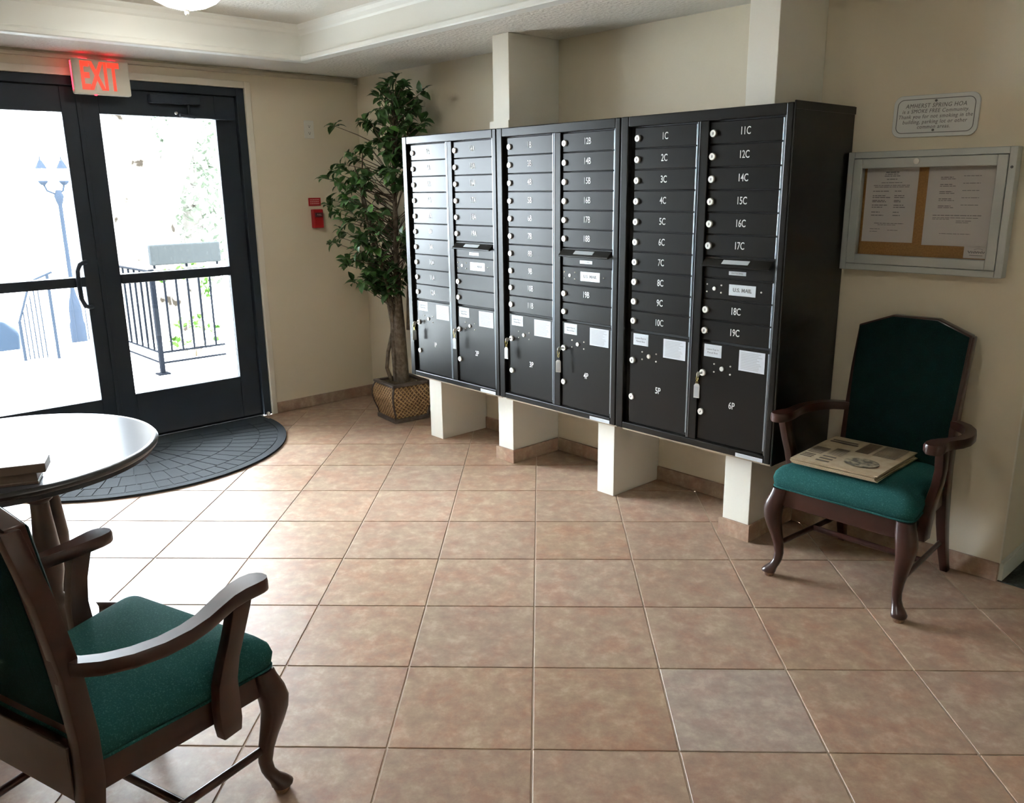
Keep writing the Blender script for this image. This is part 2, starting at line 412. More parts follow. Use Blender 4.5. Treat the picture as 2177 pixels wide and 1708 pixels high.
def leaf(nm, y0, y1, g0, g1, label):
    d = struct(MB().build(nm, M_DOORMETAL)); d['label'] = label
    x0, x1 = XD-.075, XD-.030
    zb, zt, gb, gt, m0, m1 = .012, DZ-.052, .292, 1.94, .974, 1.03
    for n_, a in (('stile', (x0, x1, y0, g0, zb, zt)), ('stile', (x0, x1, g1, y1, zb, zt)), ('bottom_rail', (x0, x1, g0, g1, zb, gb)), ('top_rail', (x0, x1, g0, g1, gt, zt)), ('middle_rail', (x0-.004, x1+.018, g0, g1, m0, m1))):
        bx(*a).build(n_, M_DOORMETAL, d, bevel=.004)
    for z0, z1 in ((gb, m0), (m1, gt)):
        bx(XD-.056, XD-.050, g0, g1, z0, z1).build('glass_pane', M_GLASS, d)
    return d
dl = leaf('door_1', .632, 1.546, .765, 1.456, 'left dark-framed glass entrance door with pull handle')
dr = leaf('door_2', 1.552, 2.470, 1.655, 2.337, 'right dark-framed glass entrance door beside the beige wall')
# astragal, pull handle, closers
bx(XD-.034, XD-.022, 1.535, 1.563, .012, DZ-.052).build('astragal', M_DOORMETAL, dr, bevel=.003)
b = MB(); hy = 1.475
b.tube([(XD-.03, hy, 1.115), (XD-.01, hy-.02, 1.115), (XD+.0, hy-.045, 1.105), (XD+.004, hy-.062, 1.07), (XD+.004, hy-.066, 1.0), (XD+.004, hy-.062, .91), (XD+.0, hy-.045, .865), (XD-.01, hy-.02, .855), (XD-.03, hy, .855)], .013, 10)
b.build('pull_handle', M_DOORMETAL, dl, smooth=60)
for d, y0 in ((dr, 1.93), (dl, .83)):
    b = MB(); b.box(XD-.03, XD+.025, y0, y0+.30, 2.012, 2.062); b.build('closer_body', M_DOORMETAL, d, bevel=.006)
    b = MB(); b.tube([(XD+.0, y0+.23, 2.012), (XD+.0, y0+.23, 1.945)], .009, 8); b.box(XD-.03, XD+.03, y0+.19, y0+.50, 1.934, 1.952)
    b.tube([(XD+.035, y0+.16, 1.948), (XD+.035, y0+.25, 1.940)], .011, 8); b.build('closer_arm', M_DOORMETAL, d, smooth=40)
    b = MB(); b.tube([(XD+.03, y0+.135, 1.958), (XD+.04, y0+.14, 1.958)], .008, 8); b.build('closer_screw', M_CHROME, d)
b = MB(); b.lathe([(.014, 0), (.014, .006), (.010, .020), (.004, .024)], n=12)
tag(b.build('door_stop', M_CHROME, loc=(XD+.05, 2.475, .012), smooth=40), 'small chrome door stop on the mat edge by the right door jamb', 'door stop')

# raceway conduit under the ceiling
M_CONDUIT = mat('conduit_paint', (.50, .44, .34), .6)
b = MB(); b.box(XD, XD+.024, -1.0, 3.345, 2.214, 2.236)
cd_ = tag(b.build('conduit', M_CONDUIT, bevel=.003), 'beige raceway conduit running along the top of the door wall', 'conduit')
bx(XD, XD+.028, 3.325, 3.352, 2.20, 2.240).build('end_cap', M_CONDUIT, cd_, bevel=.003)

# exit sign
ex = thing('exit_sign', 'lit exit sign with red letters above the glass doors', 'sign', (XD+.026, 1.655, 2.030))
b = MB(); b.box(.02, .062, -.150, .150, 0, .185); b.build('housing', M_SIGN, ex, bevel=.009, seg=3)
b = MB(); b.box(0, .02, -.06, .06, .05, .19); b.build('mounting_canopy', M_SIGN, ex, bevel=.003)
inst('exit_lettering', text_mesh('EXIT', .200, M_EXITRED, .002, bold=.006, sx=.50), ex, (.0645, -.010, .090), TXX)
for y in (-.154,):
    bx(.043, .049, y, y+.004, .02, .170).build('led_slot', M_EXITLED, ex)
for y0, y1 in ((-.10, -.06), (.05, .09)):
    bx(.022, .034, y0, y1, .184, .189).build('led_slot', M_EXITLED, ex)
bx(.045, .058, -.045, -.035, -.004, .002).build('test_button', M_EXITLED, ex)

# outlet and fire alarm on the door wall
op = thing('outlet_plate', 'white two-socket outlet plate high on the wall beside the door', 'outlet', (XD, 2.966, 1.898))
b = MB(); b.prism(rrect(-.036, .036, -.058, .058, .005), 0, .006, 'x'); b.build('plate', M_PLASTIC, op, bevel=.0015, seg=1)
for z in (.022, -.022):
    b = MB(); b.prism(rrect(-.014, .014, z-.013, z+.013, .008), .006, .008, 'x'); b.build('socket', M_PLASTIC, op)
    b = MB(); b.box(.008, .0086, -.007, -.005, z-.003, z+.006); b.box(.008, .0086, .005, .007, z-.003, z+.006); b.box(.008, .0086, -.003, .003, z-.010, z-.005); b.build('slots', M_DARK, op)
lb = thing('alarm_label', 'red printed label above the fire alarm pull station', 'label', (XD, 2.971, 1.425))
bx(0, .003, -.047, .047, -.027, .027).build('plate', M_RED, lb)
b = MB()
for k in range(3):
    z = .014-k*.013; x = -.036
    while x < .034:
        l = random.uniform(.006, .014); b.box(.003, .0036, x, min(x+l, .036), z-.003, z+.003); x += l+.003
b.build('print', mat('label_print', (.75, .35, .32), .6), lb)
fp = thing('fire_alarm_pull', 'red fire alarm pull station on the wall beside the tree', 'fire alarm', (XD, 2.975, 1.313))
b = MB(); b.box(0, .035, -.039, .039, -.063, .063); b.build('housing', M_RED, fp, bevel=.006)
b = MB(); b.box(.035, .046, -.028, .028, .012, .040); b.build('pull_handle', mat('alarm_handle', (.08, .012, .014), .4), fp, bevel=.004)
b = MB(); b.box(.035, .037, -.026, .026, -.045, -.004); b.build('face_plate', mat('alarm_face', (.36, .010, .012), .35), fp)
inst('lettering', text_mesh('PULL', .016, mat('alarm_text', (.6, .45, .43), .5), .0004), fp, (.0466, 0, .026), TXX)

# tray dome lamp, plus an unseen one added to brighten the right wall
for lab, lx_, ly_ in (('round glowing dome ceiling light with a finial above the entrance doors', -4.10, 1.735), ('added second dome ceiling light, out of view, brightening the right-hand wall', -1.55, 1.05)):
    lp = thing('ceiling_light', lab, 'lamp', (lx_, ly_, ZT), 0, 'dome lights in the raised ceiling')
    b = MB(); b.lathe([(.19, 0), (.19, -.02), (.17, -.03)], n=40); b.build('rim', M_FASCIA, lp, smooth=40)
    b = MB(); b.lathe([(.175, -.028), (.17, -.048), (.14, -.078), (.095, -.100), (.045, -.113), (.010, -.116)], n=40); b.build('dome', M_DOME, lp, smooth=60)
    b = MB(); b.lathe([(.014, -.113), (.016, -.119), (.008, -.124), (.011, -.132), (.006, -.140), (.001, -.143)], n=16); b.build('finial', M_CHROME, lp, smooth=60)

# ------------------------------------------------------------------ mailboxes
UX0, UW = -4.070, 2.440/3
ZB, ZTOP = .405, 1.790
PITCH, ROW0 = .0871, 1.744
YF, YD = 2.900, 2.913
DW = .318
M_FRAME = M_BOX
def door_mesh(w_, h_):
    b = MB(); b.box(0, w_, -.008, 0, -h_/2, h_/2); return b.mesh('mail_door', M_BOX, bevel=.0022, seg=1)
ME_DOOR = door_mesh(DW, PITCH-.0035)
ME_PARCEL = door_mesh(DW, .425)
b = MB(); b.tube([(0, 0, -.040), (0, 0, .040)], .0030, 8); ME_HINGE = b.mesh('hinge', M_HINGE, smooth=50)
b = MB(); b.tube([(0, 0, -.20), (0, 0, .20)], .0030, 8); ME_HINGEP = b.mesh('hinge', M_HINGE, smooth=50)
def lock_mesh():
    b = MB(); n = 20
    b.rings([[(r*math.cos(2*math.pi*j/n), y, r*math.sin(2*math.pi*j/n)) for j in range(n)] for r, y in ((.0145, 0), (.0145, -.007), (.0125, -.0095), (.009, -.0095), (.0088, -.0085))])
    return b.mesh('lock', M_CHROME, smooth=35)
ME_LOCK = lock_mesh()
ME_SLOT = bx(-.0012, .0012, -.0095, -.0082, -.005, .005).mesh('keyhole', M_DARK)
b = MB(); b.rings([[(r*math.cos(2*math.pi*j/10), y, r*math.sin(2*math.pi*j/10)) for j in range(10)] for r, y in ((.0038, 0), (.0036, -.002), (.0015, -.0035))]); ME_RIVET = b.mesh('rivet', M_CHROME, smooth=60)
def lines(x0, x1, z0, z1, n, y=-.0006, th=.45, ragged=.3, mt=M_INKL, blocks=None):
    b = MB(); p = (z1-z0)/n
    for k in range(n):
        z = z1-(k+.5)*p
        e = x1-(x1-x0)*random.random()*ragged
        b.box(x0, e, y, 0, z-p*th/2, z+p*th/2)
    return b
ME_NOTICE = lines(.008, .107, -.036, .036, 11).mesh('print', M_INKL)
COLS = [
 (['3A', '4A', '5A', '6A', '7A', '8A', '9A', '10A', '11A', '12A'], ['14A', '15A', '16A', '17A', '18A', '19A', None, None, '', ''], '1P', '2P'),
 (['1B', '3B', '4B', '5B', '6B', '7B', '8B', '9B', '10B', '11B'], ['12B', '14B', '15B', '16B', '17B', '18B', None, None, '19B', ''], '3P', '4P'),
 (['1C', '2C', '3C', '4C', '5C', '6C', '7C', '8C', '9C', '10C'], ['11C', '12C', '14C', '15C', '16C', '17C', None, None, '18C', '19C'], '5P', '6P')]
LABELS = ['dark bronze wall mailbox unit A beside the tree', 'dark bronze wall mailbox unit B in the middle of three', 'dark bronze wall mailbox unit C beside the notice board']
BACK = [[(-4.02, -3.39)], [(-3.25, -2.46)], [(-2.44, -1.905), (-1.763, -1.650)]]
for u in range(3):
    x0 = UX0+u*UW; x1 = x0+UW
    U = thing('mailbox_unit', LABELS[u], 'mailbox', (x0, YF, ZB), 0, 'wall mailbox units in a row')
    W_ = UW; HT = ZTOP-ZB
    def L(x): return x-x0
    g = .0025
    b = MB()   # front frame
    b.box(g, .043, 0, .05, 0, HT); b.box(W_-.031, W_-g, 0, .05, 0, HT); b.box(.043, W_-.031, 0, .05, HT-.042, HT); b.box(.043, W_-.031, 0, .05, 0, .030)
    b.build('frame', M_FRAME, U, bevel=.004)
    b = MB(); b.box(.405, .449, .004, .05, .030, HT-.042); b.build('mullion', M_FRAME, U, bevel=.003)
    b = MB(); b.box(.01, W_-.01, .026, .098, .012, HT-.012); b.build('cabinet', M_BOXGAP, U)
    b = MB()
    b.box(.001, W_-.001, .05, .099, .0, HT)
    for a, c in BACK[u]: b.box(L(a), L(c), .0995, YW-YF-.002, .004, HT-.004)
    b.build('housing', M_BOX, U)
    b = MB(); b.box(.03, W_-.005, .02, .098, -.012, 0); b.build('base_strip', M_PLY, U)
    for xx in (.400, .4525-.044, W_-.0335):      # edge beads of the door bays, light metal for bright reflections
        bx(xx-.0014, xx+.0014, .002, .012, .032, HT-.044).build('edge_bead_glint', M_HINGE, U)
    if u == 2:
        b = MB(); b.box(W_, W_+.008, -.002, YW-YF-.002, -.004, HT+.006); b.build('end_panel', M_BOX, U, bevel=.002, seg=1)
        b = MB(); b.box(W_+.008, W_+.011, -.004, YW-YF-.002, HT-.024, HT+.004); b.build('top_cap', M_BOX, U)
    for ci, (dx, names, pn) in enumerate(((.071, COLS[u][0], COLS[u][2]), (.451, COLS[u][1], COLS[u][3]))):
        for k, nm in enumerate(names):
            z = ROW0-(k+.5)*PITCH-ZB
            if nm is None and k == 7: continue_mail = True
            d = inst('mail_door' if nm is not None else ('outgoing_slot' if k == 6 else 'service_panel'), ME_DOOR, U, (dx, YD-YF+.008, z))
            if nm is not None:
                inst('hinge', ME_HINGE, d, (DW+.001, -.008, 0))
                lk = inst('lock', ME_LOCK, d, (.017, -.008, -.002)); inst('keyhole', ME_SLOT, d, (.017, -.008, -.002))
                if nm:
                    inst('number', text_mesh(nm, .041, M_NUM, .0004, sx=.68, bold=.0003), d, (.158, -.0088, .001), TX)
            elif k == 6:
                b = MB(); b.prism([(-.0075, .037), (-.040, .010), (-.040, .005), (-.036, .003), (-.0075, .012)], .004, DW-.004, 'x'); b.build('hood', M_BOX, d, bevel=.001, seg=1)
                a = math.atan2(.027, .0325)
                b = MB(); b.box(.095, .215, -.011, .011, 0, .0012, Matrix.Translation((0, -.0235, .0245)) @ Matrix.Rotation(a, 4, 'X')); b.build('hood_label', M_PLATE, d)
                b = MB(); b.box(.118, .196, -.0095, -.008, -.027, -.012); b.build('small_plate', M_PLATE, d)
                inst('print', text_mesh('OUTGOING', .010, M_INK, .0002), d, (.157, -.0098, -.0195), TX)
            else:
                b = MB(); b.box(.122, .244, -.0098, -.008, -.021, .023); b.build('name_plate', M_PLATE, d, bevel=.0008, seg=1)
                inst('lettering', text_mesh('U.S. MAIL', .021, M_INK, .0003, bold=.0004), d, (.183, -.0102, .001), TX)
                for rx, rz in ((.018, .016), (.018, -.014), (.086, .016), (.086, -.014), (.268, .001)): inst('rivet', ME_RIVET, d, (rx, -.008, rz))
                b = MB(); b.rings([[(.052+r*math.cos(2*math.pi*j/14), y, r*math.sin(2*math.pi*j/14)) for j in range(14)] for r, y in ((.0085, -.008), (.008, -.010), (.004, -.0105))]); b.build('master_lock', M_CHROME, d, smooth=40)
                inst('hinge', ME_HINGE, d, (DW+.001, -.008, 0))
        zc = (.438+.867)/2-ZB
        d = inst('parcel_door', ME_PARCEL, U, (dx, YD-YF+.008, zc))
        zz = lambda z: z-ZB-zc
        inst('hinge', ME_HINGEP, d, (DW+.001, -.008, 0))
        for lz in (.734, .563):
            inst('lock', ME_LOCK, d, (.017, -.008, zz(lz)))
        inst('keyhole', ME_SLOT, d, (.017, -.008, zz(.734)))
        o = inst('keyhole', ME_SLOT, d, (.017, -.008, zz(.563)), (0, R(35), 0))
        for rx, rz in ((.070, .778), (.070, .744), (.148, .778), (.148, .744)): inst('rivet', ME_RIVET, d, (rx, -.008, zz(rz)))
        inst('master_lock', ME_LOCK, d, (.108, -.006, zz(.762))).scale = (.7, .8, .7)
        inst('number', text_mesh(pn, .041, M_NUM, .0004, sx=.72, bold=.0003), d, (.163, -.0088, zz(.612)), TX)
        b = MB(); b.box(.018, .102, -.0092, -.008, zz(.806), zz(.858)); b.build('label_holder', M_PLATE, d)
        b = MB(); b.box(.025, .095, -.0100, -.0090, zz(.813), zz(.851)); lbp = b.build('label_card', M_PAPER, d)
        inst('print', text_mesh('Leave Key in', .0115, M_INK, .0002), d, (.060, -.0104, zz(.838)), TX)
        inst('print', text_mesh('Parcel Box', .0115, M_INK, .0002), d, (.060, -.0104, zz(.824)), TX)
        b = MB(); b.box(.186, .303, -.0092, -.008, zz(.769), zz(.853)); b.build('notice_sheet', M_PAPER, d)
        inst('print', ME_NOTICE, d, (.187, -.0094, zz(.811)))
    b = MB(); b.box(W_-.16, W_-.035, -.0012, 0, .002, .018); ls = b.build('maker_label', M_PAPER, U)
    b = lines(W_-.155, W_-.045, .005, .015, 2, -.0018, .4); b.build('print', M_INKL, ls)

# keys with tags left hanging in the parcel locks
KEYL = {'1P': 'key with plastic tag hanging in parcel door 1P', '2P': 'key with yellowish plastic tag hanging in parcel door 2P', '3P': 'key with plastic tag hanging in parcel door 3P',
        '4P': 'key with plastic tag hanging in parcel door 4P', '6P': 'key with plastic tag hanging in parcel door 6P'}
for pn, u, dx, rz, dz in (('1P', 0, .071, 80, 0), ('2P', 0, .451, 5, -.004), ('3P', 1, .071, 0, 0), ('4P', 1, .451, 25, -.014), ('6P', 2, .451, 10, 0)):
    kx, kz = UX0+u*UW+dx+.017, .734
    K = thing('parcel_key', KEYL[pn], 'key', (kx, YD-.0085, kz), 0, 'keys in the parcel locks')
    b = MB(); b.box(-.0010, .0010, -.018, 0, -.0035, .0035)
    n = 16
    b.prism([(-.018-.010+.0115*math.cos(2*math.pi*j/n), -.003+.0115*math.sin(2*math.pi*j/n)) for j in range(n)], -.0012, .0012, 'x')
    b.build('key', M_CHROME, K)
    b = MB(); b.tube([(.0, -.033+.007*math.cos(a), -.018+.013*math.sin(a)) for a in [2*math.pi*j/16 for j in range(17)]], .0011, 6)
    b.tube([(.005*math.cos(a), -.033, -.036+.007*math.sin(a)) for a in [2*math.pi*j/12 for j in range(13)]], .0011, 6); b.build('ring', M_BRASS, K, smooth=60)
    T = MB(); T.prism([(-.013, -.062), (.013, -.062), (.013, -.008), (.007, 0), (-.007, 0), (-.013, -.008)], -.0018, .0018, 'y')
    tg = T.build('tag', M_TAG, K, (0, -.033, -.042+dz), (0, 0, R(rz)), bevel=.0006, seg=1)
    T = MB(); T.box(-.009, .009, -.0024, .0024, -.057, -.012); T.build('tag_insert', mat('tag_insert', (.50, .53, .55), .6), tg)

# ------------------------------------------------------------------ notice board and smoke-free sign
nb = thing('notice_board', 'aluminium framed glazed notice board on the wall above the chair', 'notice board', (-1.612, YW, 1.163))
bw, bh, bd = .605, .457, .048
b = MB(); b.box(0, .025, -bd, 0, 0, bh); b.box(bw-.025, bw, -bd, 0, 0, bh); b.box(.025, bw-.025, -bd, 0, bh-.025, bh); b.box(.025, bw-.025, -bd, 0, 0, .025)
b.build('outer_frame', M_ALU, nb, bevel=.002, seg=1)
b = MB()
g0 = .0265; b.box(g0, .060, -bd-.004, -.02, g0, bh-g0); b.box(bw-.060, bw-g0, -bd-.004, -.02, g0, bh-g0); b.box(.060, bw-.060, -bd-.004, -.02, bh-.063, bh-g0); b.box(.060, bw-.060, -bd-.004, -.02, g0, .062)
b.build('door_frame', M_ALU, nb, bevel=.002, seg=1)
bx(.03, bw-.03, -.012, 0, .03, bh-.03).build('cork_panel', M_CORK, nb)
bx(.060, bw-.060, -.036, -.033, .062, bh-.063).build('glass_pane', M_PANE, nb)
b = MB(); b.rings([[(bw/2-.035+r*math.cos(2*math.pi*j/20), y, bh-.041+r*math.sin(2*math.pi*j/20)) for j in range(20)] for r, y in ((.011, -bd-.004), (.011, -bd-.008), (.008, -bd-.009))]); b.build('lock', M_CHROME, nb, smooth=40)
b = MB(); b.rings([[(bw-.013+r*math.cos(2*math.pi*j/12), y, bh-.07+r*math.sin(2*math.pi*j/12)) for j in range(12)] for r, y in ((.005, -bd), (.004, -bd-.003))]); b.build('screw', mat('screw_dark', (.12, .12, .12), .5, metal=.5), nb)
def sheet(name, label, x0, x1, z0, z1, rows, y=-.0125):
    s = thing(name, label, 'paper', (nb.location.x+x0, YW+y, nb.location.z+z0))
    bx(0, x1-x0, -.0006, 0, 0, z1-z0).build('sheet', M_PAPER2, s)
    b = MB()
    for (a, c, z, h) in rows:
        x = a
        while x < c:
            l = random.uniform(.006, .022); e = min(x+l, c); b.box(x, e, -.0010, -.0004, z-h/2, z+h/2); x = e+.0025
    b.build('print', mat('board_ink', (.26, .25, .24), .8), s)
    return s
rows = [(.075, .125, .266, .004), (.072, .122, .259, .003), (.07, .13, .252, .003), (.08, .12, .240, .003), (.06, .14, .227, .0025), (.03, .17, .217, .0025), (.035, .17, .211, .0025)]
for z in (.195, .178, .171, .160, .155, .142, .134, .115, .103): rows += [(.03, .03+random.uniform(.03, .07), z, .0032), (.115, .115+random.uniform(.02, .045), z, .0032)]
rows += [(.045, .16, .072, .0025), (.06, .13, .066, .002), (.03, .07, .050, .002), (.10, .14, .046, .002), (.03, .06, .040, .002)]
sheet('notice_sheet', 'left printed sheet pinned inside the notice board', .066, .266, .112, .397, rows)
rows = []
for k in range(5):
    z = .250-.026*k; rows += [(.045, .09, z, .003), (.045, .10, z-.006, .0025), (.125, .185, z+.004, .0022)]
rows += [(.03, .20, .112, .0028), (.03, .19, .103, .002), (.03, .09, .098, .002), (.115, .17, .092, .0022), (.115, .16, .086, .002), (.06, .17, .045, .002)]
sheet('notice_sheet', 'right printed sheet pinned inside the notice board', .302, .536, .106, .397, rows)
rows = []
cs = thing('business_card', 'small white card in the lower right corner of the notice board', 'card', (nb.location.x+.457, YW-.0125, nb.location.z+.064))
bx(0, .084, -.0006, 0, 0, .044).build('card', M_PAPER2, cs)
b = MB(); b.tube([(.014+.058*k/24, -.001, .022+.004*math.sin(k*1.9)+(.004 if k % 5 == 0 else 0)) for k in range(25)], .0011, 5); b.tube([(.035+.03*k/8, -.001, .032+.004*math.sin(k*.4)) for k in range(9)], .0007, 5); b.box(.02, .066, -.001, -.0004, .010, .012)
b.build('print', mat('board_ink', (.26, .25, .24), .8), cs)

sg = thing('smoke_free_sign', 'white rounded smoke free sign above the notice board', 'sign', (-1.3150, YW, 1.742))
sg.rotation_euler = (0, R(.8), 0)
b = MB(); b.prism(rrect(-.153, .153, -.075, .075, .032, 8), -.008, 0, 'y'); b.build('plate', M_SIGNPLATE, sg, bevel=.0015, seg=1)
b = MB(); po, pi_ = rrect(-.139, .139, -.061, .061, .024, 8), rrect(-.1365, .1365, -.0585, .0585, .0215, 8)
n = len(po); b.add([(x, -.0086, z) for x, z in po]+[(x, -.0086, z) for x, z in pi_]+[(x, -.0078, z) for x, z in po]+[(x, -.0078, z) for x, z in pi_],
      [(j, (j+1) % n, n+(j+1) % n, n+j) for j in range(n)]+[(j, 2*n+j, 2*n+(j+1) % n, (j+1) % n) for j in range(n)]+[(n+j, n+(j+1) % n, 3*n+(j+1) % n, 3*n+j) for j in range(n)])
b.build('border', M_TEXT, sg)
for txt, z, s_, sp in (('AMHERST SPRING HOA', .036, .0215, 1.12), ('is a SMOKE FREE Community.', .017, .0195, 1.12), ('Thank you for not smoking in the', -.002, .0195, 1.12), ('building, parking lot or other', -.021, .0195, 1.12), ('common areas.', -.039, .0195, 1.12)):
    inst('lettering', text_mesh(txt, s_, M_TEXT, .0003, shear=.18, spacing=sp, sx=.88), sg, (0, -.0084, z), TX)
for z in (.0525, -.0515):
    b = MB(); b.rings([[(r*math.cos(2*math.pi*j/12), y, z+r*math.sin(2*math.pi*j/12)) for j in range(12)] for r, y in ((.0045, -.008), (.004, -.0105), (.002, -.0115))]); b.build('screw', M_TEXT, sg, smooth=50)

# ------------------------------------------------------------------ armchairs
def offset_trap(ins, hf=.272, hr=.205, yf=.268, yr=-.205, r=.045, n=5):
    """rounded trapezoid outline, inset by ins"""
    c = [(hf-ins, yf-ins), (-hf+ins, yf-ins), (-hr+ins, yr+ins), (hr-ins, yr+ins)]
    out = []
    for i in range(4):
        p = Vector(c[i]); a = (Vector(c[i-1])-p).normalized(); q = (Vector(c[(i+1) % 4])-p).normalized()
        rr_ = max(r-ins*.3, .012)
        for k in range(n+1):
            t_ = k/n; s0 = p+a*rr_; s1 = p+q*rr_
            out.append((s0*(1-t_)**2+p*2*t_*(1-t_)+s1*t_*t_))
    return [(v.x, v.y) for v in out]
def make_chair(label, loc, rz):
    C = thing('armchair', label, 'chair', loc, rz, 'green upholstered wooden armchairs')
    # seat cushion
    b = MB()
    prof = [(.012, .368), (.002, .380), (-.002, .405), (.004, .428), (.020, .446), (.045, .457), (.09, .465), (.14, .470), (.19, .473)]
    b.rings([[(x, y, z) for x, y in offset_trap(i_)] for i_, z in prof]); s_ = b.build('seat', M_GREEN, C, smooth=70)
    s_.location.z = .004
    b = MB(); pts = [(x, y, .372) for x, y in offset_trap(.003)]; b.tube(pts+[pts[0]], .004, 6, cap=False); b.build('piping', M_GREEN, s_, smooth=60)
    # rails
    def rail(p, q, z0, z1, th, nm):
        b = MB(); p = Vector(p); q = Vector(q); d = (q-p).normalized(); n_ = Vector((-d.y, d.x))*th/2
        v = [(p+n_), (q+n_), (q-n_), (p-n_)]
        b.add([(a.x, a.y, z0) for a in v]+[(a.x, a.y, z1) for a in v], [(3, 2, 1, 0), (4, 5, 6, 7), (0, 1, 5, 4), (1, 2, 6, 5), (2, 3, 7, 6), (3, 0, 4, 7)])
        return b.build(nm, M_WOOD, C, bevel=.003)
    rail((-.225, .240), (.225, .240), .300, .371, .024, 'front_rail')
    rail((.238, .225), (.192, -.180), .300, .371, .024, 'side_rail'); rail((-.238, .225), (-.192, -.180), .300, .371, .024, 'side_rail')
    rail((-.185, -.217), (.185, -.217), .300, .432, .022, 'rear_rail')
    # cabriole front legs
    for s in (1, -1):
        prof = [(.368, 0, .029), (.345, .004, .031), (.315, .012, .034), (.285, .018, .0335), (.25, .018, .030), (.21, .012, .0255), (.17, .004, .022), (.13, -.003, .0188), (.095, -.006, .0165), (.068, -.003, .0165), (.05, .004, .0185), (.036, .014, .0235), (.026, .019, .0265), (.018, .019, .0255)]
        b = MB(); rr_ = []
        for z, o_, h in prof:
            ring = []
            for j in range(16):
                a = 2*math.pi*j/16; ca, sa = math.cos(a), math.sin(a)
                e = .62 if z > .2 else .8
                ring.append((s*(.236+o_)+h*math.copysign(abs(ca)**e, ca), .236+o_+h*math.copysign(abs(sa)**e, sa), z))
            rr_.append(ring)
        b.rings(rr_); lg = b.build('front_leg', M_WOOD, C, smooth=60)
        b = MB(); b.lathe([(.0235, .018), (.022, .010), (.018, 0)], (s*.2545, .2545, 0), 16); b.build('foot_glide', M_GLIDE, lg, smooth=50)
        # rear leg and stile in one curve
        path = [(s*.212, -.278, 0), (s*.207, -.245, .10), (s*.203, -.215, .22), (s*.200, -.200, .34), (s*.198, -.197, .45), (s*.198, -.208, .60), (s*.200, -.238, .78), (s*.202, -.278, .945)]
        b = MB(); rr_ = []
        for i, (x, y, z) in enumerate(path):
            h1 = [.014, .016, .018, .019, .0185, .0175, .0165, .015][i]; h2 = [.017, .020, .023, .025, .024, .022, .021, .019][i]
            rr_.append([(x+a*h1, y+c*h2, z) for a, c in ((1, 1), (-1, 1), (-1, -1), (1, -1))])
        b.rings(rr_); b.build('rear_leg', M_WOOD, C, bevel=.004, smooth=35)
        # stretcher, arm and arm support
        b = MB(); b.tube([(s*.232, .225, .135), (s*.2, -.235, .135)], [(.012, .0085)]*2, 10); b.build('side_stretcher', M_WOOD, C, smooth=60)
        arm = [(.192, -.205, .632, .014), (.222, -.198, .633, .017), (.258, -.170, .634, .019), (.288, -.125, .634, .020), (.306, -.070, .634, .0205), (.311, -.015, .635, .021), (.306, .035, .637, .0215), (.295, .080, .641, .023), (.286, .120, .645, .026), (.283, .155, .648, .031), (.284, .185, .649, .035), (.287, .207, .649, .033), (.290, .222, .648, .024), (.291, .229, .648, .010)]
        b = MB(); rr_ = []
        for i, (x, y, z, h) in enumerate(arm):
            a0 = arm[max(i-1, 0)]; a1 = arm[min(i+1, len(arm)-1)]
            d = Vector((a1[0]-a0[0], a1[1]-a0[1])).normalized(); nn = Vector((-d.y, d.x))
            ring = []
            for u_, v_ in ((1, .6), (.86, 1), (-.86, 1), (-1, .6), (-1, -.6), (-.86, -1), (.86, -1), (1, -.6)):
                ring.append((s*(x+nn.x*h*u_), y+nn.y*h*u_, z-.014+v_*.0165))
            rr_.append(ring)
        b.rings(rr_); am = b.build('armrest', M_WOOD, C, smooth=38)
        sup = [(.292, .150, .640), (.293, .140, .60), (.289, .122, .54), (.279, .108, .48), (.266, .104, .42), (.258, .108, .36), (.254, .112, .30), (.254, .112, .268)]
        b = MB(); rr_ = []
        for i, (x, y, z) in enumerate(sup):
            hy_ = [.030, .026, .024, .025, .028, .031, .031, .026][i]; hx = .0145
            rr_.append([(s*(x+a*hx), y+c*hy_, z) for a, c in ((1, 1), (-1, 1), (-1, -1), (1, -1))])
        b.rings(rr_); b.build('arm_support', M_WOOD, C, bevel=.003, smooth=35)
    b = MB(); b.tube([(-.214, -.005, .135), (.214, -.005, .135)], [(.012, .010)]*2, 10); b.build('cross_stretcher', M_WOOD, C, smooth=60)
    # back: shaped wooden surround with a padded panel on both faces
    def back_outline(ins):
        return [(-.196+ins, .445+ins), (.196-ins, .445+ins), (.206-ins, .70), (.212-ins, .950-ins*.9), (.085-ins*.3, .999-ins), (-.085+ins*.3, .999-ins), (-.212+ins, .950-ins*.9), (-.206+ins, .70)]
    def yb(z): return -.178-.088*max(0, (z-.42)/.58)**1.2
    def slab(ins0, y0, ins1, y1, nm, mt_, par, bev, dome=0):
        b = MB(); rr_ = []
        steps = [(ins0, y0), (ins1, y1)] if not dome else [(ins0, y0), (ins1, y1), (ins1+.012, y1+dome*.55), (ins1+.04, y1+dome)]
        for i_, dy in steps: rr_.append([(x, yb(z)+dy, z) for x, z in back_outline(i_)])
        b.rings(rr_); return b.build(nm, mt_, par, bevel=bev, smooth=40)
    bk = slab(0, -.030, 0, .010, 'back_frame', M_WOOD, C, .004)
    slab(.006, .008, .006, .014, 'back_cushion', M_GREEN_SHADE, bk, 0, .014)
    slab(.030, -.026, .030, -.033, 'rear_panel', M_GREEN_SHADE, bk, 0, -.006)
    return C
make_chair('dark wooden armchair with green seat, newspaper on it, below the notice board', (-1.281, 3.035, 0), math.pi)
make_chair('dark wooden armchair with green seat drawn up beside the round table', (-1.922, .468, 0), .31).scale = (1, 1, .965)

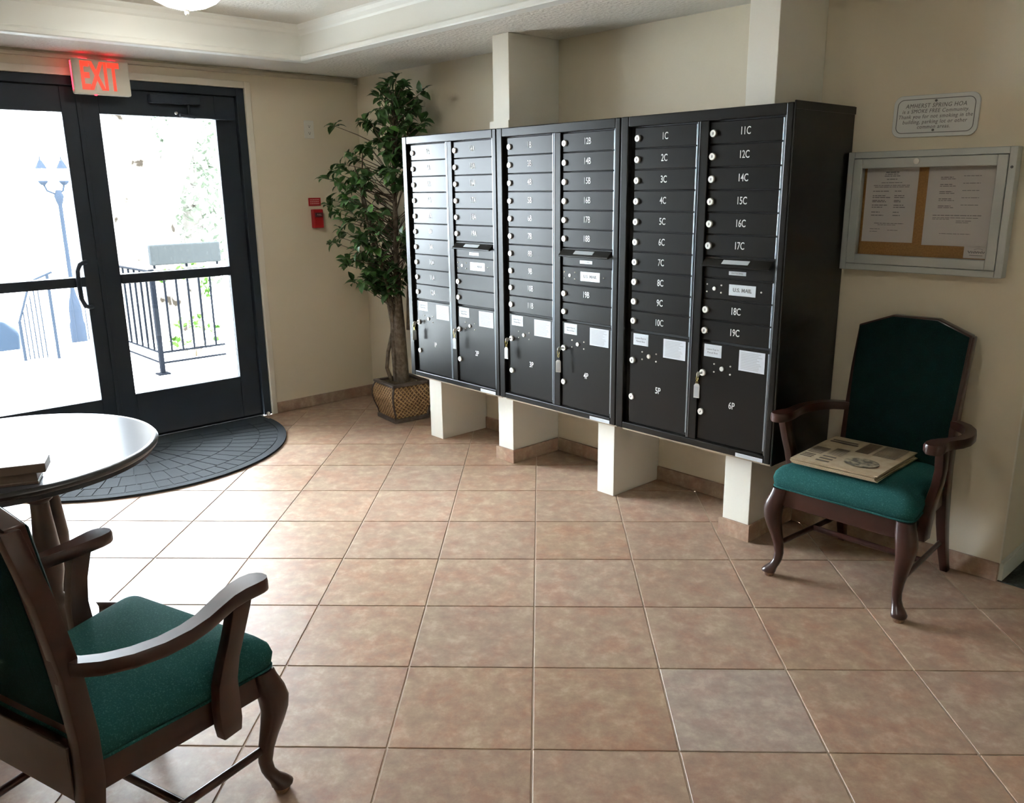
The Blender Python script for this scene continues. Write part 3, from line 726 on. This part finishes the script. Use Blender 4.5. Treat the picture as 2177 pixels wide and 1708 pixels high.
# newspaper pile on the right chair
nw = thing('newspaper', 'folded newspaper lying on the seat of the chair below the notice board', 'newspaper', (-1.330, 2.985, .474))
nw.rotation_euler = (0, 0, R(1.5))
for k in range(7):
    b = MB(); ox, oy = random.uniform(-.006, .006), random.uniform(-.004, .006); nx, ny = 14, 14; hx, hy2 = .160, .183
    top = []; bot = []
    for i in range(nx+1):
        for j in range(ny+1):
            x = -hx+2*hx*i/nx; y = -hy2+2*hy2*j/ny
            sag = -.012*max(0, (-x-.10)/.06)**2*0 - .010*max(0, (-y-.12)/.06)**2*.5
            wv = .002*math.sin(x*22+k)*math.sin(y*17)
            z = .0012+k*.0036+sag*.5+wv*(.4+.1*k)+.003
            top.append((x+ox, y+oy, z+.0031)); bot.append((x+ox, y+oy, z))
    N = (nx+1)*(ny+1); f = []
    for i in range(nx):
        for j in range(ny):
            a = i*(ny+1)+j; f += [(a, a+ny+1, a+ny+2, a+1), (N+a, N+a+1, N+a+ny+2, N+a+ny+1)]
    edge = [i*(ny+1) for i in range(nx+1)]+[nx*(ny+1)+j for j in range(1, ny+1)]+[i*(ny+1)+ny for i in range(nx-1, -1, -1)]+[j for j in range(ny-1, 0, -1)]
    for q in range(len(edge)):
        a, c = edge[q], edge[(q+1) % len(edge)]; f.append((a, c, N+c, N+a))
    b.add(top+bot, f); b.build('page', M_NEWS, nw, smooth=40)
zt_ = .0012+6*.0036+.003+.0031+.0012
b = MB()
def nline(x, y, l, h): b.box(x, x+l, y-h/2, y+h/2, zt_+.0002, zt_+.0010)
for k in range(3): nline(-.145, -.145+k*.018, .045, .007)
for k in range(9): nline(-.145, -.085+k*.010, .055, .0030)
for k in range(3): nline(-.075, -.160+k*.03, .05, .012)
for k in range(10): nline(-.075, -.07+k*.010, .05, .0028)
for k in range(16): nline(-.01, .03+k*.009, .05, .0028)
for k in range(16): nline(.055, .03+k*.009, .085, .0028)
nline(-.14, .10, .11, .012); nline(-.14, .125, .10, .010)
b.build('print', M_NEWSINK, nw)
b = MB(); n = 40
b.add([(.065+.062*math.cos(2*math.pi*j/n), -.085+.052*math.sin(2*math.pi*j/n), zt_+.0009) for j in range(n)]+[(.065+.062*math.cos(2*math.pi*j/n), -.085+.052*math.sin(2*math.pi*j/n), zt_+.0002) for j in range(n)],
      [tuple(range(n))]+[(j, n+j, n+(j+1) % n, (j+1) % n) for j in range(n)])
b.build('photo', mat('newsprint_photo', (.09, .075, .05), .9, mottle=(38, (.33, .27, .17), .42, .6)), nw)

# ------------------------------------------------------------------ round table
tb = thing('round_table', 'round dark pedestal table with a glossy grey top by the doors', 'table', (-2.85, .478, 0))
b = MB(); b.lathe([(.430, .716), (.443, .716), (.450, .722), (.452, .730), (.446, .737), (.437, .7395), (.432, .738)], n=80, cap=False)
b.lathe([(.430, .716), (.432, .738)], n=80, cap=False); b.build('edge_band', mat('edge_black', (.012, .011, .011), .35), tb, smooth=50)
b = MB(); b.lathe([(.434, .700), (.434, .7385)], n=80); b.build('table_top', M_TABLETOP, tb)
b = MB(); b.lathe([(.40, .688), (.415, .700)], n=64); b.build('underside', M_WOODD, tb)
b = MB(); b.lathe([(.185, .650), (.20, .660), (.20, .690)], n=40); b.build('top_plate', M_WOODD, tb, smooth=40)
for k in range(4):
    a = R(25.1+90*k); px, py = .142*math.cos(a), .142*math.sin(a)
    b = MB(); b.lathe([(.036, .652), (.038, .630), (.030, .620), (.038, .610), (.038, .602), (.026, .592), (.028, .55), (.034, .48), (.040, .41), (.038, .36), (.028, .31), (.025, .285), (.036, .272), (.036, .260), (.026, .248), (.029, .20), (.031, .180), (.036, .172), (.036, .150)], (px, py, 0), 24)
    b.build('turned_post', M_WOODD, tb, smooth=50)
b = MB(); b.lathe([(.19, .128), (.205, .135), (.205, .150), (.19, .156)], n=40); b.build('base_plate', M_WOODD, tb, smooth=40)
for k in range(4):
    a = R(90*k+12); c_, s_ = math.cos(a), math.sin(a)
    b = MB(); b.tube([(c_*r_, s_*r_, z) for r_, z in ((.12, .12), (.20, .115), (.27, .085), (.33, .045), (.375, .026), (.40, .024))], [(.024, .026), (.028, .028), (.026, .026), (.021, .022), (.022, .026), (.016, .018)], 12); b.build('foot', M_WOODD, tb, smooth=60)
# wooden box standing near the table edge
M_WBOX = mat('box_wood', (.13, .085, .065), .4, mottle=(9, (.18, .12, .09), .35, .7))
dv = Vector((-.37, -.93, 0)).normalized(); ang = math.atan2(dv.y, dv.x)
wb = thing('wooden_box', 'small brown wooden block with overhanging lid on the round table', 'box', (-2.438, .487, .7395), ang)
b = MB(); b.box(0, .22, -.075, 0, .001, .030); b.build('body', M_WBOX, wb, bevel=.002)
b = MB(); b.box(-.024, .24, -.083, .006, .030, .056); b.build('lid', M_WBOX, wb, bevel=.003)
b = MB(); b.box(-.002, .222, -.077, .004, .0, .008); b.build('base_moulding', M_WBOX, wb, bevel=.0015, seg=1)

# ------------------------------------------------------------------ door mat
dm = thing('door_mat', 'charcoal half-round ribbed rubber mat in front of the glass doors', 'mat', (-5.085, 1.545, 0))
def half(r_, z0, z1, n=64, x0=0):
    return [(max(x0, 0)+r_*math.cos(R(-90+180*k/n)), r_*math.sin(R(-90+180*k/n))) for k in range(n+1)]
b = MB(); b.prism(half(.895, 0, 0)+[(-.130, .895), (-.130, -.895)], .0005, .008); b.build('base', M_RUBBER, dm)
b = MB()
def sector(r0, r1, a0, a1, z0, z1):
    n = max(2, int(abs(a1-a0)/R(3)))
    outer = [(r1*math.cos(a0+(a1-a0)*k/n), r1*math.sin(a0+(a1-a0)*k/n)) for k in range(n+1)]
    inner = [(r0*math.cos(a0+(a1-a0)*k/n), r0*math.sin(a0+(a1-a0)*k/n)) for k in range(n, -1, -1)]
    for k in range(n):
        q = [outer[k], outer[k+1], inner[n-k-1], inner[n-k]]
        b.prism(q, z0, z1)
for bi, (r0, r1, n) in enumerate(((.06, .22, 8), (.225, .40, 14), (.405, .575, 20), (.58, .735, 26), (.74, .845, 34))):
    for k in range(n):
        gap = .006/((r0+r1)/2)
        a0 = -math.pi/2+math.pi*(k+(.5 if bi % 2 else 0))/n; a1 = -math.pi/2+math.pi*(k+1+(.5 if bi % 2 else 0))/n
        a1 = min(a1, math.pi/2); sector(r0, r1, a0+gap/2, a1-gap/2, .008, .0115)
b.build('tread', M_RUBBER, dm)
b = MB()
for k in range(60):
    a0, a1 = R(-90+3*k), R(-87+3*k)
    q = [(r_*math.cos(a), r_*math.sin(a)) for r_, a in ((.900, a0), (.900, a1), (.853, a1), (.853, a0))]; b.prism(q, .0005, .0125)
b.build('border', M_RUBBER, dm)

# ------------------------------------------------------------------ potted tree
pt = thing('potted_tree', 'tall leafy indoor tree in a square woven pot in the corner', 'plant', (-4.505, 3.128, 0), R(-7))
def sq(h, z, r=.006):
    return [(sx*h, sy*h, z) for sx, sy in ((1, 1), (-1, 1), (-1, -1), (1, -1))]
pr = [(.118, .028), (.124, .06), (.140, .11), (.149, .155), (.148, .19), (.138, .225), (.128, .246)]
b = MB(); b.rings([sq(h, z) for h, z in pr]); b.build('pot_body', M_WEAVE, pt, smooth=40)
b = MB(); b.box(-.130, .130, -.130, .130, 0, .028); b.build('pot_plinth', M_POTFRAME, pt, bevel=.004)
b = MB()
for a in ((-.142, .142, -.142, -.112), (-.142, .142, .112, .142), (-.142, -.112, -.112, .112), (.112, .142, -.112, .112)): b.box(*a, .244, .262)
b.build('pot_rim', M_POTFRAME, pt, bevel=.003)
for sx, sy in ((1, 1), (-1, 1), (-1, -1), (1, -1)):
    b = MB(); b.tube([(sx*h, sy*h, z) for h, z in pr], .0065, 6); b.build('corner_strip', M_POTFRAME, pt, smooth=60)
b = MB(); b.box(-.112, .112, -.112, .112, .225, .250); b.build('moss', M_SOIL, pt, bevel=.006)
inv = Matrix.Translation(pt.location) @ Matrix.Rotation(R(-7), 4, 'Z'); inv = inv.inverted()
def TL(p): return tuple(inv @ Vector(p))
rnd = random.Random(3)
bx_, by_ = -4.515, 3.125
def wob(path, amp):
    return [(x+rnd.uniform(-amp, amp), y+rnd.uniform(-amp, amp), z) for x, y, z in path]
stems = [([(-4.500, 3.135, .24), (-4.50, 3.13, .42), (-4.498, 3.128, .60), (-4.495, 3.125, .78), (-4.49, 3.12, 1.0), (-4.47, 3.11, 1.3), (-4.45, 3.10, 1.6), (-4.42, 3.10, 1.9), (-4.40, 3.10, 2.05)], [.046, .042, .040, .026, .020, .016, .012, .008, .004]),
         ([(-4.535, 3.115, .24), (-4.53, 3.11, .45), (-4.535, 3.11, .62), (-4.555, 3.10, .78), (-4.60, 3.09, .98), (-4.65, 3.06, 1.2), (-4.70, 3.03, 1.45), (-4.74, 3.0, 1.65)], [.030, .028, .026, .017, .014, .011, .007, .003]),
         ([(-4.56, 3.08, .25), (-4.585, 3.07, .34), (-4.575, 3.085, .45), (-4.55, 3.10, .58), (-4.53, 3.10, .74), (-4.52, 3.05, .95), (-4.56, 2.98, 1.2), (-4.60, 2.95, 1.45), (-4.58, 2.96, 1.75)], [.014, .012, .013, .014, .013, .011, .009, .007, .003]),
         ([(-4.47, 3.17, .60), (-4.455, 3.18, .80), (-4.44, 3.18, 1.1), (-4.45, 3.18, 1.4), (-4.40, 3.17, 1.7), (-4.33, 3.14, 1.95)], [.016, .014, .012, .010, .007, .003])]
for pth, rad in stems:
    b = MB(); b.tube([TL(p) for p in wob(pth, .006)], rad, 9); b.build('stem', M_BARK, pt, smooth=60)
# leaves on twigs
def leaf_mesh(name, mt_):
    b = MB(); L_ = .066; W2 = .0215
    pts = []
    for t_, wv, dz in ((0, .08, 0), (.22, .75, .004), (.48, 1.0, .004), (.75, .66, -.001), (1.0, .03, -.010)):
        pts += [(-W2*wv, L_*t_, dz+.006*wv), (0, L_*t_, dz), (W2*wv, L_*t_, dz+.006*wv)]
    f = []
    for k in range(4):
        for j in range(2): f.append((3*k+j, 3*k+j+1, 3*k+j+4, 3*k+j+3))
    b.add(pts, f); me = b.mesh(name, mt_); me.polygons.foreach_set('use_smooth', [True]*len(me.polygons)); return me
LM = [leaf_mesh('leaf', M_LEAF), leaf_mesh('leaf', M_LEAF), leaf_mesh('leaf', M_LEAF2)]
def crown_r(z):
    T = [(.80, .06), (.92, .16), (1.05, .30), (1.25, .42), (1.45, .44), (1.60, .42), (1.75, .30), (1.9, .24), (2.02, .17), (2.15, .06)]
    for (a, ra), (c, rc) in zip(T, T[1:]):
        if a <= z <= c: return ra+(rc-ra)*(z-a)/(c-a)
    return 0
def axis_pt(z):
    P = stems[0][0]
    for p, q in zip(P, P[1:]):
        if p[2] <= z <= q[2]:
            t_ = (z-p[2])/(q[2]-p[2]); return Vector(p).lerp(Vector(q), t_)
    return Vector(P[-1])
leaves = []
twigs = MB()
def ok(p):
    if p.y > 3.32 or p.x < -5.17: return False
    if p.x > -4.10 and p.z < 1.86: return False
    if p.y > .7125*-p.x and p.z < 1.80 and p.y < 2.98: return False
    if p.y < .70*-p.x and p.x > -4.14: return False
    return True
special = [(-5.02, 2.93, 1.58), (-5.05, 2.97, 1.44), (-5.0, 3.0, 1.92), (-4.13, 3.12, 2.06), (-4.95, 2.92, 1.17), (-4.16, 3.14, 1.90), (-4.36, 3.09, 2.15), (-4.44, 3.08, 2.13), (-4.30, 3.10, 2.10), (-4.86, 2.95, 1.02), (-4.75, 2.93, .93), (-4.45, 3.08, .86), (-4.62, 3.04, .88)]
tips = [Vector(s_) for s_ in special]
while len(tips) < 240:
    z = rnd.uniform(.84, 2.12)
    a = rnd.uniform(0, 2*math.pi); rr_ = crown_r(z)*(rnd.random()**.55)
    c = axis_pt(min(z-.05, 2.0)); c = Vector((c.x-.10*(1 if z < 1.75 else .1), c.y-.06*(1 if z < 1.75 else 0), z))
    p = c+Vector((math.cos(a)*rr_, math.sin(a)*rr_*.8, 0))
    if ok(p): tips.append(p)
for p in tips:
    c = axis_pt(max(.7, min(p.z-rnd.uniform(.08, .22), 2.0)))
    d = (p-c)
    midp = c.lerp(p, .55)+Vector((0, 0, -.02+.05*rnd.random()))
    twigs.tube([TL(c), TL(midp), TL(p)], [.0035, .0026, .0014], 5)
    out = Vector((d.x, d.y, .15*rnd.uniform(-1, 1.6))).normalized()
    for k in range(rnd.choice((5, 6, 7))):
        base = p-(p-midp)*rnd.uniform(0, .28)
        dr_ = (out*.5+Vector((rnd.uniform(-1, 1), rnd.uniform(-1, 1), rnd.uniform(-.75, .7)))).normalized()
        tip = base+dr_*.065
        if not ok(tip) : continue
        zx = Vector((rnd.uniform(-.5, .5), rnd.uniform(-.7, .3), 1)); xx = dr_.cross(zx).normalized(); zz_ = xx.cross(dr_)
        s_ = rnd.uniform(.75, 1.25)
        M4 = Matrix((xx*s_, dr_*s_, zz_*s_)).transposed().to_4x4(); M4.translation = base
        leaves.append(inv @ M4)
twigs.build('twigs', M_BARK, pt, smooth=60)
# nearest to the camera first: single parts, the rest one part
camp = inv @ Vector((0, 0, 1.5))
leaves.sort(key=lambda q: (q.translation-camp).length)
rest = MB()
for k, q in enumerate(leaves):
    me = rnd.choice(LM+LM[:2]) if rnd.random() < .5 else LM[0]
    if k < 300:
        o = inst('leaf', me, pt); o.matrix_local = q
    else:
        rest.add([q @ v.co for v in LM[0].vertices], [tuple(pl.vertices) for pl in LM[0].polygons])
o = rest.build('inner_leaves', M_LEAF, pt); o['kind'] = 'stuff'

# ------------------------------------------------------------------ outside
struct(bx(-9.4, XD-.16, -4, 9, -.25, -.012).build('ground_landing', M_CONC))
struct(bx(-30, -9.4, -16, 20, -.85, -.55).build('ground_lot', M_CONC))
def railing(label, pts_posts, pick, zlow, zlow2, ztop, rails):
    r_ = thing('railing', label, 'railing', pts_posts[0]+(0,), 0, 'black metal railings outside the doors'); ox, oy = pts_posts[0]
    for x, y in pts_posts:
        bx(x-ox-.018, x-ox+.018, y-oy-.018, y-oy+.018, -.012, ztop).build('post', M_RAIL, r_)
        bx(x-ox-.05, x-ox+.05, y-oy-.05, y-oy+.05, -.012, .0).build('base_plate', M_RAIL, r_)
    for (x0, y0), (x1, y1) in rails:
        for z in (zlow, zlow2, ztop-.02):
            b = MB(); b.tube([(x0-ox, y0-oy, z), (x1-ox, y1-oy, z)], [(.010, .013)]*2, 4); b.build('rail', M_RAIL, r_)
    for x, y in pick:
        bx(x-ox-.007, x-ox+.007, y-oy-.007, y-oy+.007, zlow2, ztop-.02).build('picket', M_RAIL, r_)
    return r_
cx, cy = -7.15, 2.498
rl = railing('black railing corner with pickets seen through the right glass door', [(cx, cy)], [(cx, cy+.098*k) for k in range(1, 6)]+[(cx-.14*k, cy) for k in range(1, 9)],   .085, .175, .88, [((cx, cy), (cx, cy+.57)), ((cx, cy), (cx-1.2, cy))])
gp = thing('grey_panel', 'plain grey panel fixed on top of the railing outside the right door', 'panel', (cx, 2.50, .912))
b = MB(); b.box(-.03, .03, 0, .60, 0, .168); b.build('board', M_PANELG, gp, bevel=.012, seg=3)
for y in (.03, .30, .57): bx(-.006, .006, y-.008, y+.008, -.028, .002).build('bracket', M_RAIL, gp)
# stair railing seen through the left door
sr = thing('stair_railing', 'black sloping stair railing seen through the left glass door', 'railing', (-8.69, 1.80, 0), 0, 'black metal railings outside the doors')
for (x, y, zt0) in ((0, 0, .36), (.1, .26, .78)): bx(x-.012, x+.012, y-.012, y+.012, -.012, zt0).build('post', M_LAMPPOST, sr)
b = MB(); b.tube([(0, 0, .36), (.05, .12, .72), (.12, .30, .80)], .011, 6); b.build('handrail', M_LAMPPOST, sr)
for k in range(5): bx(.008*k+.02, .008*k+.030, .03+.035*k, .040+.035*k, -.0, .45+.07*k).build('picket', M_LAMPPOST, sr)
for k in range(3): bx(-.6, -.590, .62+.11*k, .630+.11*k, .02, .62).build('picket', M_LAMPPOST, sr)
b = MB(); b.tube([(-.6, .5, .62), (-.6, .95, .62)], .010, 6); b.build('handrail', M_LAMPPOST, sr)
bx(.28, .304, .58, .604, -.012, .86).build('post', M_LAMPPOST, sr)
# lamp post with two lanterns
lx, ly = -12.3, 3.235
lt = thing('lamp_post', 'blue-grey lamp post with two lanterns outside the left door', 'lamp post', (lx, ly, -.55))
b = MB(); b.lathe([(.10, 0), (.10, .32), (.085, .36), (.08, .55), (.06, .66), (.045, .70), (.028, .80), (.026, 1.90), (.045, 1.96), (.06, 2.02), (.03, 2.10)], n=16); b.build('pole', M_LAMPPOST, lt, smooth=40)
b = MB(); b.tube([(0, -.165, 2.18), (0, -.13, 2.09), (0, -.02, 2.04), (0, .06, 2.09), (0, .085, 2.18)], .014, 8); b.build('arm', M_LAMPPOST, lt, smooth=60)
for y in (-.165, .085):
    b = MB(); b.lathe([(.025, 2.16), (.062, 2.20), (.062, 2.22)], (0, y, 0), 6); b.build('lantern_base', M_LAMPPOST, lt)
    b = MB(); b.lathe([(.045, 2.22), (.055, 2.37)], (0, y, 0), 6); b.build('lantern_glass', M_LANTERN, lt)
    b = MB(); b.lathe([(.075, 2.37), (.065, 2.39), (.022, 2.47), (.01, 2.48), (.006, 2.53)], (0, y, 0), 6); b.build('lantern_cap', M_LAMPPOST, lt)
# tree trunk and shrub beyond the railing
tt = thing('outdoor_tree', 'pale peeling tree trunk outside the right glass door', 'tree', (-9.3, 3.22, -.85))
b = MB(); b.tube([(0, 0, 0), (.0, .02, 1.2), (.0, .02, 1.9), (-.02, -.05, 2.6), (-.05, -.16, 3.4), (-.1, -.35, 4.6)], [.42, .36, .34, .32, .30, .26], 24); b.build('trunk', M_TRUNK, tt, smooth=60)
b = MB(); b.tube([(.02, .05, 1.9), (.1, .35, 2.6), (.1, .7, 3.4), (.0, 1.0, 4.4)], [.18, .15, .13, .09], 14); b.build('branch', M_TRUNK, tt, smooth=60)
bt = thing('background_tree', 'pale leafy tree canopy far beyond the railing outside', 'tree', (-14.0, 5.6, -.55))
b = MB(); b.tube([(0, 0, 0), (.05, .05, 1.5), (0, .1, 3.0)], [.2, .16, .1], 12); b.build('trunk', M_TRUNK, bt, smooth=60)
rn = random.Random(5); b = MB()
for k in range(5000):
    while True:
        p = Vector((rn.uniform(-1, 1), rn.uniform(-1, 1), rn.uniform(-1, 1)))
        if p.length < 1: break
    p = Vector((p.x*1.5, p.y*1.7, 2.6+p.z*2.2)); d = Vector((rn.uniform(-1, 1), rn.uniform(-1, 1), rn.uniform(-1, 1))).normalized(); x_ = d.cross(Vector((.3, .2, 1))).normalized()*.05; e = p+d*.2; m_ = p+d*.1
    b.add([tuple(p), tuple(m_+x_), tuple(e), tuple(m_-x_)], [(0, 1, 2, 3)])
o = b.build('foliage', mat('background_leaf', (.10, .115, .085), .9, spec=.02), bt); o['kind'] = 'stuff'
sh = thing('shrub', 'bright green shrub growing behind the railing outside', 'shrub', (-7.75, 3.02, -.012))
rnd2 = random.Random(11); b = MB(); st = MB()
for k in range(26):
    a = rnd2.uniform(0, 2*math.pi); rr_ = .26*math.sqrt(rnd2.random()); h = rnd2.choice((rnd2.uniform(.08, .35), rnd2.uniform(.55, .95)))
    p = Vector((rr_*math.cos(a)*.6, rr_*math.sin(a), h)); st.tube([(p.x*.2, p.y*.3, 0), (p.x*.7, p.y*.8, h*.6), tuple(p)], [.006, .005, .002], 5)
    for q in range(9):
        d = Vector((rnd2.uniform(-1, 1), rnd2.uniform(-1, 1), rnd2.uniform(-.5, .8))).normalized(); x_ = d.cross(Vector((.2, .3, 1))).normalized()*.018; e = p+d*.075; mid_ = p+d*.035
        b.add([tuple(p), tuple(mid_+x_), tuple(e), tuple(mid_-x_)], [(0, 1, 2, 3)])
st.build('branches', M_BARK, sh); o = b.build('foliage', M_SHRUB, sh); o['kind'] = 'stuff'
# parked car, only its front corner shows
cr = thing('parked_car', 'blue-grey parked car, front corner at the left edge beyond the railing', 'car', (-11.25, 2.16, -.55), 0)
prof = [(0, .30), (.02, .55), (-.12, .70), (-.9, .84), (-1.25, .90), (-1.95, 1.38), (-3.2, 1.40), (-3.9, .98), (-4.35, .92), (-4.42, .45), (-4.35, .28), (-.05, .24)]
b = MB(); rr_ = []
for x, ins in ((-.85, .05), (-.70, 0), (.70, 0), (.85, .05)): rr_.append([(x if z < .95 else x*.86, y-(ins if y > -1 else 0)+(ins if y < -4 else 0), z) for y, z in prof])
b.rings(rr_); b.build('body', M_CARPAINT, cr, bevel=.03, seg=3, smooth=40)
for sx in (-1, 1):
    b = MB(); b.box(sx*.55-.16, sx*.55+.16, -.16, .02, .52, .66); b.build('headlight', mat('headlight', (.8, .8, .82), .15), cr, bevel=.03)
    for y in (-.85, -3.5):
        b = MB(); n = 24; b.rings([[(sx*.84+dx_, y+.31*math.cos(2*math.pi*j/n), .31+.31*math.sin(2*math.pi*j/n)) for j in range(n)] for dx_ in (-.1, .03)]); b.build('wheel', M_TYRE, cr)
b = MB(); b.box(-.86, .86, -3.1, -2.0, .98, 1.30); b.build('side_windows', mat('car_glass', (.02, .025, .03), .1), cr)
b = MB(); b.box(-.40, .40, -.03, .035, .34, .46); b.build('grille', M_TYRE, cr)
